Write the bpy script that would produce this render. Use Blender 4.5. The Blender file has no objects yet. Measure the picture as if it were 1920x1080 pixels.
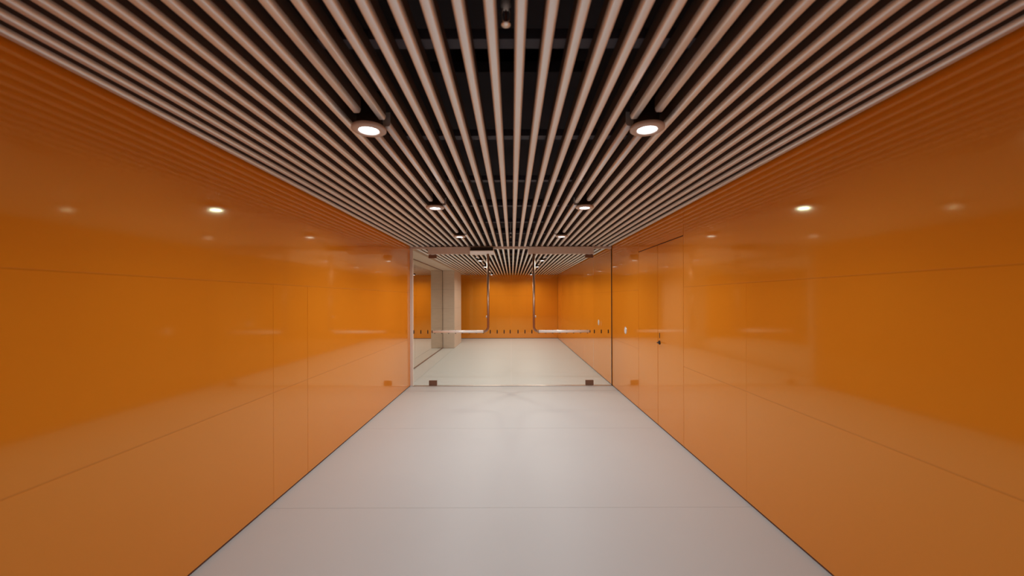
import bpy, bmesh, math, random
from mathutils import Vector

random.seed(4)
R = math.radians
scene = bpy.context.scene
COL = scene.collection

# ------------------------------------------------------------------ sizes (metres)
HW = 1.8            # half width of the corridor
CAMZ = 1.559        # eye height
H = 2.482           # underside of the ceiling slats
F_PX = 746.7        # focal length in pixels of a 1920 px wide frame
YG = 7.11           # glass door plane
YF = 15.62          # far wall
YB = -4.2           # added wall behind the viewer
XG = -2.17          # mirror glazing plane of the recess in the lobby
YC0, YC1 = 12.57, 14.22   # column
YL = -5.4           # lobby extends left behind the column to this x

# ------------------------------------------------------------------ camera
cam_d = bpy.data.cameras.new('camera')
cam_d.sensor_width = 36.0
cam_d.lens = 36.0 * F_PX / 1920.0
cam_d.shift_y = 20.0 / 1920.0
cam_d.clip_start = 0.02
cam_d.dof.use_dof = True
cam_d.dof.focus_distance = 7.0
cam_d.dof.aperture_fstop = 1.9
cam = bpy.data.objects.new('camera', cam_d)
cam.location = (0.018, 0.0, CAMZ)
cam.rotation_euler = (R(90), R(0.17), 0)
COL.objects.link(cam)
scene.camera = cam

# ------------------------------------------------------------------ world, exposure
w = bpy.data.worlds.new('world'); scene.world = w
w.use_nodes = True
w.node_tree.nodes['Background'].inputs[0].default_value = (0.02, 0.018, 0.016, 1)
w.node_tree.nodes['Background'].inputs[1].default_value = 0.3
vs = scene.view_settings
vs.view_transform = 'Standard'; vs.look = 'None'; vs.gamma = 1.0
vs.use_curve_mapping = False
vs.exposure = 0.13
scene.cycles.max_bounces = 16
scene.cycles.diffuse_bounces = 8

# downlight rows: (distance, lamp watts)
ROWS = [(2.09, 12), (3.89, 28), (5.70, 31), (7.50, 26), (9.31, 27), (11.12, 27), (12.92, 28), (14.72, 32)]
ROWS_ADDED = [(0.26, 10), (-1.54, 12), (-3.34, 12)]  # unseen rows, added to light the near end of the corridor
LX = 0.73           # downlight offset from the centre line
LDROP = 0.036       # how far the lamp trims hang below the slats
LAMP_COL = (0.93, 0.97, 1.0)          # corridor lamps
LAMP_COL_LOBBY = (1.0, 0.93, 0.80)     # warmer lamps beyond the glass doors

# ------------------------------------------------------------------ materials
def new_mat(name):
    m = bpy.data.materials.new(name); m.use_nodes = True
    nt = m.node_tree
    return m, nt, nt.nodes['Principled BSDF']

def mat(name, col, rough=0.5, metal=0.0, spec=0.5, noise=0.0, scale=8.0, bump=0.0, coat=0.0, stretch=None):
    m, nt, b = new_mat(name)
    b.inputs['Roughness'].default_value = rough
    b.inputs['Metallic'].default_value = metal
    b.inputs['Specular IOR Level'].default_value = spec
    b.inputs['Coat Weight'].default_value = coat
    b.inputs['Base Color'].default_value = (*col, 1)
    if noise or bump:
        tc = nt.nodes.new('ShaderNodeTexCoord')
        mp = nt.nodes.new('ShaderNodeMapping')
        if stretch: mp.inputs['Scale'].default_value = stretch
        n = nt.nodes.new('ShaderNodeTexNoise')
        n.inputs['Scale'].default_value = scale
        n.inputs['Detail'].default_value = 4
        nt.links.new(tc.outputs['Object'], mp.inputs[0])
        nt.links.new(mp.outputs[0], n.inputs['Vector'])
        if noise:
            mx = nt.nodes.new('ShaderNodeMix'); mx.data_type = 'RGBA'
            mx.inputs['A'].default_value = tuple(c * (1 - noise) for c in col) + (1,)
            mx.inputs['B'].default_value = tuple(min(1, c * (1 + noise)) for c in col) + (1,)
            nt.links.new(n.outputs['Fac'], mx.inputs['Factor'])
            nt.links.new(mx.outputs['Result'], b.inputs['Base Color'])
        if bump:
            bp = nt.nodes.new('ShaderNodeBump')
            bp.inputs['Strength'].default_value = bump
            bp.inputs['Distance'].default_value = 0.01
            nt.links.new(n.outputs['Fac'], bp.inputs['Height'])
            nt.links.new(bp.outputs[0], b.inputs['Normal'])
    return m

M = {}
M['orange'] = mat('orange back-painted glass', (0.82, 0.265, 0.017), 0.075, spec=1.0, bump=0.010, scale=0.9)
M['orange_matt'] = mat('orange painted backing', (0.40, 0.115, 0.010), 0.6)
M['joint'] = mat('orange joint strip', (0.70, 0.222, 0.014), 0.12, spec=1.0)
M['floor'] = mat('off-white resin floor', (0.625, 0.645, 0.637), 0.46, spec=0.5, noise=0.025, scale=1.6)
M['floor_joint'] = mat('floor joint filler', (0.42, 0.36, 0.32), 0.7)
M['slat'] = mat('taupe lacquered slat', (0.86, 0.885, 0.90), 0.50, metal=0.75, noise=0.05, scale=3, stretch=(6, 0.3, 6))
M['side_shade'] = mat('dark brown slat fin', (0.10, 0.065, 0.05), 0.7, spec=0.2)  # shade of the gaps painted onto the upper slat sides
M['deck'] = mat('dark plenum paint', (0.035, 0.029, 0.030), 0.85, spec=0.1)
M['carrier'] = mat('dark violet grey steel', (0.085, 0.072, 0.085), 0.6, spec=0.3)
M['duct'] = mat('dark duct wrap', (0.055, 0.046, 0.05), 0.8, spec=0.2)
M['reveal'] = mat('brown shadow gap', (0.12, 0.040, 0.016), 0.7)
M['plaster'] = mat('warm white plaster', (0.66, 0.59, 0.50), 0.6, noise=0.03, scale=3)
M['stone'] = mat('pale limestone', (0.66, 0.58, 0.49), 0.45, noise=0.10, scale=5, stretch=(1, 1, 4))
M['steel'] = mat('brushed stainless steel', (0.78, 0.74, 0.70), 0.40, metal=1.0)
M['bar'] = mat('pale satin push bar', (0.95, 0.92, 0.88), 0.30, metal=0.15)
M['tube'] = mat('brown bronze tube', (0.42, 0.24, 0.15), 0.30, metal=0.85)
M['bronze'] = mat('bronze anodised aluminium', (0.22, 0.125, 0.085), 0.38, metal=0.55)
M['housing'] = mat('champagne aluminium', (0.74, 0.69, 0.65), 0.45, metal=0.15)
M['cover'] = mat('satin pale aluminium', (0.90, 0.88, 0.85), 0.38, metal=0.45)
M['dark'] = mat('near black metal', (0.03, 0.022, 0.018), 0.45, metal=0.3)
M['mark'] = mat('dark brown glass film', (0.03, 0.012, 0.006), 0.6)
M['white'] = mat('glossy white enamel', (0.85, 0.85, 0.86), 0.12)
M['can'] = mat('white lamp reflector', (0.80, 0.78, 0.75), 0.35)
M['trim_ring'] = mat('taupe lamp trim', (0.58, 0.50, 0.45), 0.4)
M['mirror'] = mat('coated reflective glazing', (0.80, 0.755, 0.69), 0.015, metal=1.0)
M['edge'] = mat('grey post finish', (0.85, 0.80, 0.75), 0.35)

for k_ in ('orange', 'joint'):
    M[k_].node_tree.nodes['Principled BSDF'].inputs['Specular Tint'].default_value = (0.88, 1.0, 0.44, 1)   # amber-tinted glass

def glass():
    m = bpy.data.materials.new('clear door glass'); m.use_nodes = True
    nt = m.node_tree; nt.nodes.clear()
    out = nt.nodes.new('ShaderNodeOutputMaterial')
    tr = nt.nodes.new('ShaderNodeBsdfTransparent'); tr.inputs[0].default_value = (0.975, 0.982, 0.975, 1)
    gl = nt.nodes.new('ShaderNodeBsdfGlossy'); gl.inputs['Roughness'].default_value = 0.01
    lw = nt.nodes.new('ShaderNodeLayerWeight'); lw.inputs[0].default_value = 0.5
    p = nt.nodes.new('ShaderNodeMath'); p.operation = 'POWER'; p.inputs[1].default_value = 5
    a = nt.nodes.new('ShaderNodeMath'); a.operation = 'MULTIPLY_ADD'; a.inputs[1].default_value = 0.96; a.inputs[2].default_value = 0.04
    mx = nt.nodes.new('ShaderNodeMixShader')
    nt.links.new(lw.outputs['Facing'], p.inputs[0]); nt.links.new(p.outputs[0], a.inputs[0])
    nt.links.new(a.outputs[0], mx.inputs[0]); nt.links.new(tr.outputs[0], mx.inputs[1]); nt.links.new(gl.outputs[0], mx.inputs[2])
    nt.links.new(mx.outputs[0], out.inputs[0])
    return m
M['glass'] = glass()

def emis(name, col, s):
    m = bpy.data.materials.new(name); m.use_nodes = True
    nt = m.node_tree; nt.nodes.clear()
    out = nt.nodes.new('ShaderNodeOutputMaterial'); e = nt.nodes.new('ShaderNodeEmission')
    e.inputs[0].default_value = (*col, 1); e.inputs[1].default_value = s
    nt.links.new(e.outputs[0], out.inputs[0]); return m
M['lamp'] = emis('lit lamp lens', (0.93, 0.95, 1.0), 9.0)

# ------------------------------------------------------------------ helpers
def link(name, me, m, parent=None, loc=None):
    o = bpy.data.objects.new(name, me); COL.objects.link(o)
    if m is not None and len(me.materials) == 0: me.materials.append(m)
    if parent: o.parent = parent
    if loc is not None: o.location = loc
    return o

def bm_obj(name, bm, m, parent=None, smooth=False, loc=None):
    bmesh.ops.recalc_face_normals(bm, faces=bm.faces[:])
    me = bpy.data.meshes.new(name); bm.to_mesh(me); bm.free()
    if smooth:
        for p in me.polygons: p.use_smooth = True
    return link(name, me, m, parent, loc)

def add_box(bm, x0, x1, y0, y1, z0, z1, bev=0.0):
    r = bmesh.ops.create_cube(bm, size=1)
    vs_ = r['verts']
    for v in vs_:
        v.co = Vector(((x0 + x1) / 2 + v.co.x * (x1 - x0), (y0 + y1) / 2 + v.co.y * (y1 - y0), (z0 + z1) / 2 + v.co.z * (z1 - z0)))
    if bev:
        es = list({e for v in vs_ for e in v.link_edges})
        bmesh.ops.bevel(bm, geom=es, offset=bev, segments=2, affect='EDGES', profile=0.5)

def box(name, x0, x1, y0, y1, z0, z1, m, parent=None, bev=0.0):
    bm = bmesh.new(); add_box(bm, x0, x1, y0, y1, z0, z1, bev)
    return bm_obj(name, bm, m, parent)

def tube(name, pts, rad, m, parent=None, seg=16):
    """swept round tube along a polyline"""
    bm = bmesh.new(); rings = []
    n = len(pts); P = [Vector(p) for p in pts]
    for i in range(n):
        t = (P[min(i + 1, n - 1)] - P[max(i - 1, 0)]).normalized()
        up = Vector((0, 1, 0)) if abs(t.y) < 0.9 else Vector((1, 0, 0))
        a = t.cross(up).normalized(); b = t.cross(a)
        rings.append([bm.verts.new(P[i] + rad * (math.cos(2 * math.pi * k / seg) * a + math.sin(2 * math.pi * k / seg) * b)) for k in range(seg)])
    for i in range(n - 1):
        for k in range(seg):
            bm.faces.new((rings[i][k], rings[i][(k + 1) % seg], rings[i + 1][(k + 1) % seg], rings[i + 1][k]))
    bm.faces.new(rings[0][::-1]); bm.faces.new(rings[-1])
    return bm_obj(name, bm, m, parent, smooth=True)

def lathe(name, prof, m, parent=None, seg=32, axis='Z', loc=None, smooth=True):
    """revolve (r, h) profile around an axis"""
    bm = bmesh.new(); rings = []
    for r, h in prof:
        ring = []
        for k in range(seg):
            c, s = math.cos(2 * math.pi * k / seg), math.sin(2 * math.pi * k / seg)
            if axis == 'Z': co = (r * c, r * s, h)
            elif axis == 'X': co = (h, r * c, r * s)
            else: co = (r * c, h, r * s)
            ring.append(bm.verts.new(co))
        rings.append(ring)
    for i in range(len(prof) - 1):
        for k in range(seg):
            bm.faces.new((rings[i][k], rings[i][(k + 1) % seg], rings[i + 1][(k + 1) % seg], rings[i + 1][k]))
    if prof[0][0] > 1e-6 and prof[0][0] < 0.003: bm.faces.new(rings[0][::-1])
    if prof[-1][0] > 1e-6 and prof[-1][0] < 0.003: bm.faces.new(rings[-1])
    return bm_obj(name, bm, m, parent, smooth=smooth, loc=loc)

def tag(o, label=None, cat=None, group=None, kind=None):
    if label: o['label'] = label
    if cat: o['category'] = cat
    if group: o['group'] = group
    if kind: o['kind'] = kind
    return o

def empty(name, loc=(0, 0, 0)):
    o = bpy.data.objects.new(name, None); o.empty_display_size = 0.1
    COL.objects.link(o); o.location = loc
    return o

# ------------------------------------------------------------------ floor
fl = box('floor', YL, HW + 0.05, YB, YF, -0.10, -0.012, M['floor_joint'])
tag(fl, 'pale resin floor slab under the corridor and lobby', kind='structure')
JY = [YB, -2.49, -0.67, 1.15, 2.97, 4.79, 6.61, 8.43, 10.25, 12.07, 13.89, YF]
for a, b in zip(JY[:-1], JY[1:]):
    box('floor_panel', -HW - 0.012, HW + 0.01, a + 0.0012, b - 0.0012, -0.012, 0.0, M['floor'], fl)
box('recess_floor_panel', YL, -HW - 0.016, YG - 0.1, YC1, -0.012, 0.0, M['floor'], fl)
box('recess_floor_panel', YL, -HW - 0.016, YC1 + 0.003, YF, -0.012, 0.0, M['floor'], fl)

# ------------------------------------------------------------------ walls
PT = 0.012          # panel thickness
G = 0.0022          # half joint
ZJ = CAMZ + 0.064 * HW     # height of the upper horizontal joint
ZJ2 = CAMZ - 0.395 * HW    # height of the lower horizontal joint
ZB = 0.018          # bottom shadow gap
ZT = H + 0.16

def wall(name, sx, y0, y1, label):
    xa, xb = sx * (HW + PT), sx * (HW + 0.12)
    o = box(name, min(xa, xb), max(xa, xb), y0, y1, 0, H + 0.62, M['orange_matt'])
    tag(o, label, kind='structure')
    s = box('base_reveal', min(sx * (HW + 0.008), xa), max(sx * (HW + 0.008), xa), y0, y1, 0.0, ZB + 0.004, M['reveal'], o)
    return o

def panel(parent, sx, y0, y1, z0, z1, g=G, name='wall_panel'):
    xa, xb = sx * HW, sx * (HW + PT - 0.0005)
    bm = bmesh.new(); add_box(bm, min(xa, xb), max(xa, xb), y0 + g, y1 - g, z0, z1, 0.0007)
    return bm_obj(name, bm, M['orange'], parent)

GJ = 0.003
def panel_rows(parent, sx, y0, y1, g=G, lower=True, upper=True):
    if lower:
        panel(parent, sx, y0, y1, ZB, ZJ2 - GJ, g); panel(parent, sx, y0, y1, ZJ2 + GJ, ZJ - GJ, g)
    if upper: panel(parent, sx, y0, y1, ZJ + GJ, ZT, g)
def joint_strip(parent, sx, y0, y1):
    xa, xb = sx * (HW + 0.0012), sx * (HW + PT)
    for z in (ZJ2, ZJ):
        box('joint_strip', min(xa, xb), max(xa, xb), y0, y1, z - GJ - 0.002, z + GJ + 0.002, M['joint'], parent)

wl = wall('wall_left', -1, YB, YG + 0.02, 'glossy orange glass panelled wall ending at the white post')
ys = [YB, -1.6, 1.0, 3.03, 3.54, YG - 0.005]
for a, b in zip(ys[:-1], ys[1:]): panel_rows(wl, -1, a, b, 0.0016 if 3.54 in (a, b) else 0.0005, upper=False)
for a, b in ((YB, 0.2), (0.2, YG - 0.005)): panel_rows(wl, -1, a, b, lower=False)
joint_strip(wl, -1, YB, YG - 0.005)

D0, D1, D2 = 4.14, 4.87, 5.61
ZD = CAMZ + 0.362 * HW
wr = wall('wall_right', 1, YB, YF, 'long glossy orange glass wall with two flush doors')
ys = [YB, -1.6, 1.0, 3.03, D0]
for a, b in zip(ys[:-1], ys[1:]): panel_rows(wr, 1, a, b, 0.0005, upper=False)
for a, b in ((YB, 0.2), (0.2, D0)): panel_rows(wr, 1, a, b, lower=False)
panel(wr, 1, D0, D2, ZD + 0.005, ZT)
ys = [D2, YG, 9.9, 12.8, YF - 0.015]
for a, b in zip(ys[:-1], ys[1:]): panel_rows(wr, 1, a, b, 0.0012)
joint_strip(wr, 1, YB, D0 - 0.006); joint_strip(wr, 1, D2 + 0.006, YF - 0.015)
# shadow lining of the door opening
for args in ((D0 - 0.006, D0 + 0.006, ZB, ZD), (D1 - 0.006, D1 + 0.006, ZB, ZD), (D2 - 0.006, D2 + 0.006, ZB, ZD), (D0, D2, ZD - 0.008, ZD + 0.008)):
    box('door_gap_lining', HW + 0.009, HW + PT + 0.001, args[0], args[1], args[2], args[3], M['reveal'], wr)

def flush_door(name, y0, y1, label):
    bm = bmesh.new(); add_box(bm, HW, HW + 0.0085, y0 + 0.0042, y1 - 0.0042, ZB, ZD - 0.006, 0.0012)
    o = bm_obj(name, bm, M['orange'])
    tag(o, label, kind='structure'); return o
d3 = flush_door('door_3', D0, D1, 'flush orange door leaf with a small dark lever')
d4 = flush_door('door_4', D1, D2, 'plain flush orange door leaf nearer the glass doors')
# dark lever and key slot on the near leaf
ly, lz = D1 - 0.06, CAMZ - 0.297 * HW
lv = lathe('lever_rose', [(0.001, -0.010), (0.022, -0.010), (0.025, -0.006), (0.025, 0.0)], M['dark'], d3, 24, 'X', (HW, ly, lz))
tag(lv, 'dark round lever rose')
h_ = tube('lever_handle', [(HW - 0.008, ly, lz), (HW - 0.024, ly, lz), (HW - 0.031, ly - 0.006, lz), (HW - 0.033, ly - 0.02, lz), (HW - 0.033, ly - 0.10, lz)], 0.007, M['dark'], d3, 12)
box('key_plate', HW - 0.003, HW + 0.001, ly - 0.008, ly + 0.008, lz + 0.055, lz + 0.115, M['dark'], d3, 0.001)

# far wall and its panels
wf = box('wall_far', YL, HW + 0.12, YF, YF + 0.12, 0, H + 0.62, M['orange_matt'])
tag(wf, 'orange glass panelled wall closing the far end of the lobby', kind='structure')
xs = [YL, -3.0, -1.8, -0.6, 0.6, HW - 0.001]
for a, b in zip(xs[:-1], xs[1:]):
    for z0, z1 in ((ZB, ZJ2 - 0.0015), (ZJ2 + 0.0015, ZJ - 0.0015), (ZJ + 0.0015, ZT)):
        bm = bmesh.new(); add_box(bm, a + 0.001, b - 0.001, YF - PT, YF, z0, z1, 0.001)
        bm_obj('wall_panel', bm, M['orange'], wf)
box('base_reveal', YL, HW, YF - 0.006, YF, 0, ZB + 0.002, M['carrier'], wf)
# unseen wall added behind the viewer to hold light in; lobby end on the hidden side
wb = box('wall_back_added', -HW - 0.12, HW + 0.12, YB - 0.12, YB, 0, H + 0.62, M['orange_matt'])
tag(wb, 'unseen orange wall added to close the corridor behind the viewer', kind='structure')
ws = box('wall_side', YL - 0.12, YL, YC1, YF + 0.12, 0, H + 0.62, M['plaster'])
tag(ws, 'plain wall at the hidden end of the lobby', kind='structure')

# ------------------------------------------------------------------ recess with mirror glazing and column
ret = box('wall_return', XG - 0.12, -HW - 0.012, YG + 0.021, YG + 0.12, 0, H + 0.62, M['plaster'])
tag(ret, 'short white return wall behind the white post', kind='structure')
wz = box('wall_recess', XG - 0.12, XG - 0.02, YG + 0.12, YC1 + 0.0, 0, H + 0.62, M['deck'])
tag(wz, 'dark wall behind the reflective glazing', kind='structure')
ZS = CAMZ + 0.497 * HW     # soffit of the recess
wn = empty('window_3', (XG, YG + 0.12, 0))
tag(wn, 'reflective glazing of the lobby recess beside the stone column', kind='structure')
def child_box(name, parent, *a, **k):
    o = box(name, *a, **k); o.parent = parent
    o.matrix_parent_inverse.identity(); o.location = -Vector(parent.location); return o
ys = [YG + 0.125, 9.0, 10.85, YC0 - 0.02]
for a, b in zip(ys[:-1], ys[1:]):
    child_box('pane', wn, XG - 0.012, XG, a + 0.002, b - 0.002, 0.02, ZS, M['mirror'])
child_box('floor_channel', wn, XG - 0.012, XG + 0.006, ys[0], ys[-1], 0.0, 0.026, M['bronze'])
child_box('head_channel', wn, XG - 0.012, XG + 0.006, ys[0], ys[-1], ZS - 0.022, ZS, M['bronze'])
child_box('end_gap', wn, XG - 0.012, XG + 0.004, YC0 - 0.02, YC0, 0.0, ZS, M['dark'])
so = box('ceiling_soffit', XG - 0.02, -HW - 0.001, YG + 0.12, YC1, ZS, ZS + 0.12, M['plaster'])
tag(so, 'smooth white soffit above the reflective glazing', kind='structure')
so2 = box('ceiling_lobby', YL, -HW - 0.001, YC1 + 0.001, YF, H + 0.02, H + 0.12, M['plaster'])
tag(so2, 'plain ceiling of the hidden lobby end', kind='structure')

co = box('column', XG + 0.006, -HW - 0.008, YC0 + 0.006, YC1 - 0.006, 0, ZS, M['reveal'])
tag(co, 'square pale stone clad column beyond the glass doors', kind='structure')
zc = [0.004, 0.64, 1.26, 1.86, ZS - 0.001]
for a, b in zip(zc[:-1], zc[1:]):
    bm = bmesh.new(); add_box(bm, XG + 0.0005, -HW, YC0, YC0 + 0.3, a + 0.0012, b - 0.0012, 0.002)
    bm_obj('stone_block', bm, M['stone'], co)
    bm = bmesh.new(); add_box(bm, XG + 0.0005, -HW, YC0 + 0.302, YC1, a + 0.0012, b - 0.0012, 0.002)
    bm_obj('stone_block', bm, M['stone'], co)

# ------------------------------------------------------------------ ceiling: deck, carriers, slats
ce = box('ceiling', -HW - 0.12, HW + 0.12, YB - 0.12, YF + 0.12, H + 0.62, H + 0.72, M['deck'])
tag(ce, 'dark plenum ceiling behind open taupe slats', kind='structure')
y = -3.9; k = 0
cz0, cz1 = H + 0.075, H + 0.115
cy = []
while y < YF - 0.2:
    cy.append(y); y += 0.91
me_c = None
for y in cy:
    if me_c is None:
        c = box('carrier_rail', -HW + 0.001, HW - 0.001, -0.03, 0.03, cz0, cz1, M['carrier'], ce); me_c = c.data; c.location.y = y
    else:
        link('carrier_rail', me_c, None, ce, (0, y, 0))
# service trays above the slats
for y0, y1 in ((-3.6, -0.4), (-0.2, 1.9), (2.15, 4.9), (5.1, 6.9), (7.4, 10.2), (10.5, 13.4), (13.6, 15.4)):
    box('service_tray', -0.42, 0.42, y0, y1, H + 0.30, H + 0.36, M['duct'], ce, 0.004)

SW, SH = 0.042, 0.075
def slat_profile():
    r, q = 0.0115, 0.021; pts = []
    hw = SW / 2
    for i in range(6):
        a = R(180 + 90 * i / 5); pts.append((-hw + r + r * math.cos(a), q + q * math.sin(a)))
    for i in range(6):
        a = R(270 + 90 * i / 5); pts.append((hw - r + r * math.cos(a), q + q * math.sin(a)))
    pts += [(hw, SH), (-hw, SH)]
    return pts
PROF = slat_profile(); mesh_cache = {}
def slat_mesh(L):
    key = round(L, 3)
    if key in mesh_cache: return mesh_cache[key]
    bm = bmesh.new()
    a = [bm.verts.new((x, 0, z)) for x, z in PROF]; b = [bm.verts.new((x, L, z)) for x, z in PROF]
    n = len(PROF)
    for i in range(n):
        f = bm.faces.new((a[i], a[(i + 1) % n], b[(i + 1) % n], b[i]))
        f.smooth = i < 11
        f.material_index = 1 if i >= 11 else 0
    bm.faces.new(a[::-1]); bm.faces.new(b)
    bmesh.ops.recalc_face_normals(bm, faces=bm.faces[:])
    me = bpy.data.meshes.new('slat'); bm.to_mesh(me); bm.free(); me.materials.append(M['slat']); me.materials.append(M['side_shade'])
    mesh_cache[key] = me; return me

ALLROWS = [r[0] for r in ROWS_ADDED[::-1]] + [r[0] for r in ROWS]
for i in range(36):
    x = -1.75 + 0.1 * i
    cuts = [(YG - 0.03, YG + 0.03)]
    for yl in ALLROWS:
        d = abs(abs(x) - LX)
        if d < 0.05: cuts.append((yl - 0.115, yl + 0.075))
        elif d < 0.068 + SW / 2:
            s = math.sqrt(max(0.0, 0.0685 ** 2 - max(0, d - SW / 2) ** 2)); cuts.append((yl - s - 0.004, yl + s + 0.004))
    cuts.sort(); y0 = YB
    for a, b in cuts + [(YF - 0.014, None)]:
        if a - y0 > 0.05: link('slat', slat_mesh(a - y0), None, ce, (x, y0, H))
        y0 = b

# ------------------------------------------------------------------ downlights
RO, RI = 0.088, 0.051
proto = {}
def downlight(x, y, watts, label, group):
    e = empty('downlight', (x, y, H - LDROP))
    tag(e, label, 'downlight', group)
    if not proto:
        # flat trim with a rolled outer lip
        a = lathe('trim_ring', [(RI, 0.008), (RI, -0.004), (RI + 0.004, -0.007), (RO - 0.006, -0.005), (RO, -0.001), (RO, 0.012), (RI + 0.01, 0.012), (RI, 0.008)], M['trim_ring'], e, 40)
        b = lathe('reflector', [(RI, 0.004), (0.048, 0.016), (0.044, 0.045)], M['can'], e, 40)
        c = lathe('lamp_lens', [(0.0455, 0.028), (0.045, 0.008), (0.040, -0.001), (0.022, -0.006), (0.0015, -0.008)], M['lamp'], e, 32)
        d = lathe('lamp_can', [(RI + 0.012, 0.012), (RI + 0.012, 0.19), (0.03, 0.20), (0.0015, 0.20)], M['dark'], e, 32)
        proto.update(a=a.data, b=b.data, c=c.data, d=d.data)
    else:
        for n, k in (('trim_ring', 'a'), ('reflector', 'b'), ('lamp_lens', 'c'), ('lamp_can', 'd')):
            link(n, proto[k], None, e)
    # the light leaving the lens
    ld = bpy.data.lights.new('lamp_light', 'AREA'); ld.shape = 'DISK'; ld.size = 0.09
    ld.energy = watts * 0.345; ld.color = LAMP_COL if y < YG else LAMP_COL_LOBBY; ld.spread = R(161)
    lo = bpy.data.objects.new('lamp_light', ld); COL.objects.link(lo); lo.parent = e; lo.location = (0, 0, -0.013)
    return e

near = ['nearest pair', 'second pair', 'third pair, just before the glass doors',
        'first pair behind the glass doors', 'second pair behind the glass doors', 'third pair behind the glass doors',
        'fourth pair behind the glass doors', 'last pair by the far orange wall']
for (y, wt), nm in zip(ROWS, near):
    for sx, side in ((-1, 'left'), (1, 'right')):
        downlight(sx * LX, y, wt, f'round ceiling downlight, {side} one of the {nm}', 'round downlights between the ceiling slats')
for (y, wt), nm in zip(ROWS_ADDED, ('just above the viewer', 'behind the viewer', 'farthest behind the viewer')):
    for sx, side in ((-1, 'left'), (1, 'right')):
        downlight(sx * LX, y, wt, f'unseen round downlight added {nm}, {side} side', 'round downlights between the ceiling slats')

# ------------------------------------------------------------------ sprinkler heads
for y, lab in ((1.36, 'small steel sprinkler head hanging between the nearest middle slats'), (6.05, 'small steel sprinkler head between slats just before the glass doors')):
    s = empty('sprinkler_head', (0.0, y, H + 0.30)); tag(s, lab, 'sprinkler', 'ceiling sprinklers')
    lathe('pipe', [(0.0015, 0.0), (0.011, 0.0), (0.011, -0.20), (0.0015, -0.20)], M['housing'], s, 16)
    lathe('body', [(0.0015, -0.195), (0.017, -0.197), (0.017, -0.225), (0.010, -0.235), (0.0015, -0.236)], M['housing'], s, 16)
    for sx in (-1, 1):
        tube('frame_arm', [(sx * 0.010, 0, -0.232), (sx * 0.015, 0, -0.25), (sx * 0.011, 0, -0.272), (0, 0, -0.285)], 0.0028, M['steel'], s, 8)
    lathe('glass_bulb', [(0.001, -0.236), (0.003, -0.24), (0.003, -0.275), (0.001, -0.28)], M['reveal'], s, 10)
    lathe('deflector', [(0.0015, -0.284), (0.016, -0.287), (0.016, -0.289), (0.0015, -0.288)], M['steel'], s, 16)

# ------------------------------------------------------------------ glass front
S = HW / 189.0             # metres per pixel in the plane of the glass front
XE = 154 * S               # hinge edge of the leaves
ZO0, ZO1 = CAMZ + 83 * S, CAMZ + 97.0 * S
ZBAR = CAMZ - 61 * S
GT = 0.006                 # half thickness
mark_me = None
def marks(parent, x0, x1):
    """small upright safety marks on a pane"""
    global mark_me
    n0 = math.ceil(x0 / (13.0 * S)); n1 = math.floor(x1 / (13.0 * S))
    for n in range(n0, n1 + 1):
        if mark_me is None:
            bm = bmesh.new(); add_box(bm, -0.0095, 0.0095, -0.0012, 0.0012, -0.032, 0.032, 0.0008)
            m0 = bm_obj('safety_mark', bm, M['mark'], parent); mark_me = m0.data
        else: m0 = link('safety_mark', mark_me, None, parent)
        m0.location = (n * 13.0 * S, YG - GT - 0.0012, ZBAR - 0.008)

hd = box('trim_1', -HW + 0.048, HW - 0.011, YG - 0.028, YG + 0.028, H - 0.035, H + 0.01, M['housing'], bev=0.002)
tag(hd, 'slim metal head rail above the glass doors', kind='structure')
tr = box('trim_2', -HW + 0.048, HW - 0.011, YG - 0.03, YG + 0.03, 0.0005, 0.012, M['steel'], bev=0.002)
tag(tr, 'thin polished steel threshold under the glass doors', kind='structure')
po = box('trim_3', -HW - 0.011, -HW + 0.046, YG - 0.004, YG + 0.05, 0.0005, H + 0.02, M['edge'], bev=0.002)
tag(po, 'slim white post where the orange wall meets the glass front', kind='structure')
ch = box('trim_4', HW - 0.010, HW - 0.0005, YG - 0.012, YG + 0.012, 0.0005, H + 0.02, M['dark'])
tag(ch, 'thin dark edge channel holding the glass against the orange wall', kind='structure')

for nm, xa, xb, lab in (('window_1', -HW + 0.048, -XE - 0.004, 'narrow fixed glass sidelight beside the white post'), ('window_2', XE + 0.004, HW - 0.011, 'narrow fixed glass sidelight against the long orange wall')):
    p_ = box(nm, xa, xb, YG - GT, YG + GT, 0.012, H - 0.036, M['glass']); tag(p_, lab, kind='structure')
    marks(p_, xa, xb)

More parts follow.
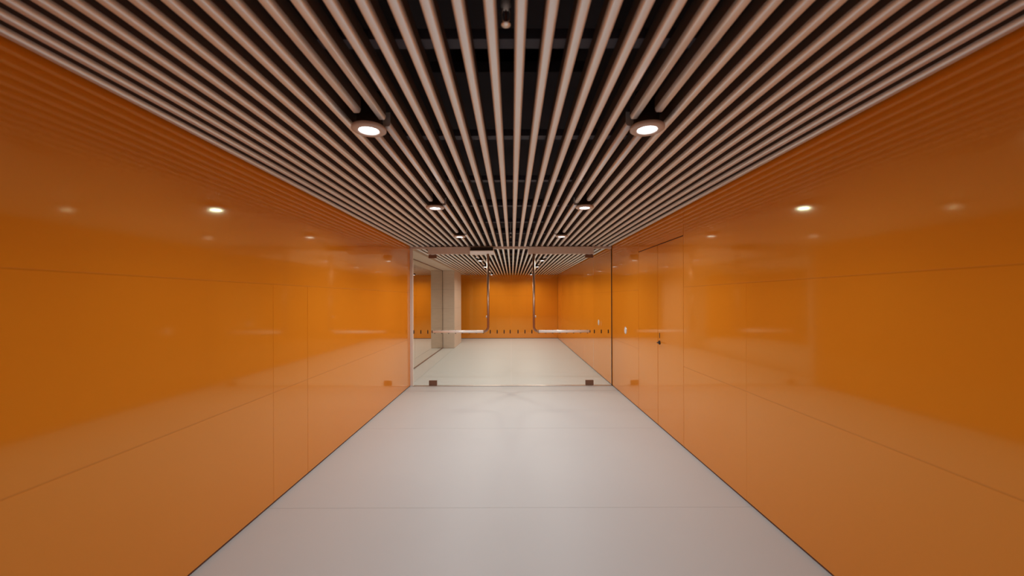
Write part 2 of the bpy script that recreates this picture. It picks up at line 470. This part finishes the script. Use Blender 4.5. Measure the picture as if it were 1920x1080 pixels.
def leaf(name, sx, label):
    e = empty(name, (sx * XE, YG, 0)); tag(e, label, kind='structure')
    inv = -Vector(e.location)
    xa, xb = sorted((sx * 0.004, sx * XE))
    parts = []
    p_ = box('glass_pane', xa, xb, YG - GT, YG + GT, 0.02, ZO0 - 0.004, M['glass']); parts.append(p_)
    marks(p_, xa + 0.002, xb)
    if sx < 0: link('safety_mark', mark_me, None, p_, (-0.0155, YG - GT - 0.0012, ZBAR - 0.008))
    # bottom and top patch fittings at the hinge side
    for z0, z1, m in ((0.014, 0.014 + 9.3 * S, M['bronze']), (ZO0 - 7 * S, ZO0 - 0.003, M['bronze'])):
        a, b = sorted((sx * XE, sx * (XE - 15 * S)))
        parts.append(box('patch_fitting', a, b, YG - 0.022, YG + 0.022, z0, z1, m, bev=0.006))
    # bent panic tube: across at waist height, then up to the head
    yb = YG - 0.065; rad = 0.0215
    xv = sx * 42.5 * S; xo = sx * (XE - 9 * S); rb = 0.085
    cx = xv + sx * rb
    pts = []
    for i in range(9):
        a = R(90 * i / 8)
        pts.append((cx - sx * rb * math.sin(a), yb, ZBAR + rb - rb * math.cos(a)))
    pts.append((xv, yb, ZO0 - 0.002))
    hb = tube('panic_tube', pts, rad, M['tube'], None, 20); parts.append(hb)
    tag(hb, 'brown metal tube bent up to the door head')
    pb = tube('push_bar', [(xo, yb, ZBAR), (cx - sx * 0.002, yb, ZBAR)], rad + 0.0015, M['bar'], None, 20); parts.append(pb)
    tag(pb, 'pale satin push bar at waist height')
    for xx, zz in ((xo + sx * -0.03, ZBAR), (cx + sx * 0.05, ZBAR)):
        parts.append(tube('standoff', [(xx, yb, zz), (xx, YG - GT, zz)], 0.012, M['steel'], None, 12))
    parts.append(tube('end_cap', [(xo, yb, ZBAR), (xo + sx * 0.022, yb, ZBAR)], 0.022, M['bronze'], None, 16))
    lk = lathe('tube_glint', [(0.0015, -0.012), (0.016, -0.012), (0.02, -0.006), (0.02, 0.03)], M['steel'], None, 20, 'Y', (xv + sx * 0.026, yb + 0.02, CAMZ - 33.5 * S)); parts.append(lk)  # small steel knob standing in for the bright glint on the tube
    for p_ in parts:
        p_.parent = e; p_.location = Vector(p_.location) + inv
    return e
leaf('door_1', -1, 'frameless glass door leaf under the operator with the pale end cover')
leaf('door_2', 1, 'frameless glass door leaf under the plain operator box')

# door operators hung on the head rail
op = empty('door_operator', (-XE, YG, ZO0)); tag(op, 'door operator box with a pale end cover above the glass leaf beside the white post', 'door operator', 'door operators')
def op_part(name, e, *a, **k):
    o = box(name, *a, **k); o.parent = e; o.location = -Vector(e.location); return o
op_part('housing', op, -XE, -76 * S, YG - 0.075, YG - 0.029, ZO0 - 0.001, ZO1 - 0.006, M['housing'], bev=0.003)
bm = bmesh.new()      # end cover: wedge whose sloping front faces down the corridor and the floor
prof = [(YG - 0.029, ZO0 + 0.058), (YG - 0.125, ZO0 + 0.058), (YG - 0.125, ZO0 + 0.044), (YG - 0.068, ZO0 - 0.012), (YG - 0.029, ZO0 - 0.012)]
ra = [bm.verts.new((-76 * S, y_, z_)) for y_, z_ in prof]; rb_ = [bm.verts.new((-32 * S, y_, z_)) for y_, z_ in prof]
for i_ in range(5): bm.faces.new((ra[i_], ra[(i_ + 1) % 5], rb_[(i_ + 1) % 5], rb_[i_]))
bm.faces.new(ra[::-1]); bm.faces.new(rb_)
bmesh.ops.bevel(bm, geom=bm.edges[:], offset=0.003, segments=2, affect='EDGES', profile=0.5)
cv = bm_obj('end_cover', bm, M['cover'], op); cv.location = -Vector(op.location)
tag(cv, 'pale sloping end cover')
op_part('cover_shadow', op, -75 * S, -33 * S, YG - 0.06, YG - 0.029, ZO0 + 0.0585, ZO1 - 0.012, M['dark'])  # dark box standing in for the shadow above the end cover
op2 = empty('door_operator', (XE, YG, ZO0)); tag(op2, 'plain door operator box above the glass leaf by the long orange wall', 'door operator', 'door operators')
op_part('housing', op2, 33 * S, XE, YG - 0.075, YG - 0.029, ZO0 - 0.001, ZO1 - 0.006, M['housing'], bev=0.003)
op_part('end_cap', op2, 32 * S, 33 * S, YG - 0.077, YG - 0.029, ZO0 - 0.003, ZO1 - 0.006, M['cover'], bev=0.002)

# ------------------------------------------------------------------ push buttons on the long orange wall
for y, z, lab in ((HW * F_PX / 215, CAMZ - 60 * HW / 215, 'white round push button on the orange wall just before the glass'), (HW * F_PX / 164, CAMZ - 45 * HW / 164, 'white round push button on the orange wall behind the glass')):
    e = empty('push_button', (HW, y, z)); tag(e, lab, 'push button', 'push buttons on the orange wall')
    lathe('back_plate', [(0.058, 0.0), (0.058, -0.003), (0.056, -0.004), (0.0015, -0.004)], M['steel'], e, 32, 'X')
    lathe('button', [(0.050, -0.004), (0.050, -0.007), (0.046, -0.009), (0.02, -0.010), (0.0015, -0.010)], M['white'], e, 32, 'X')
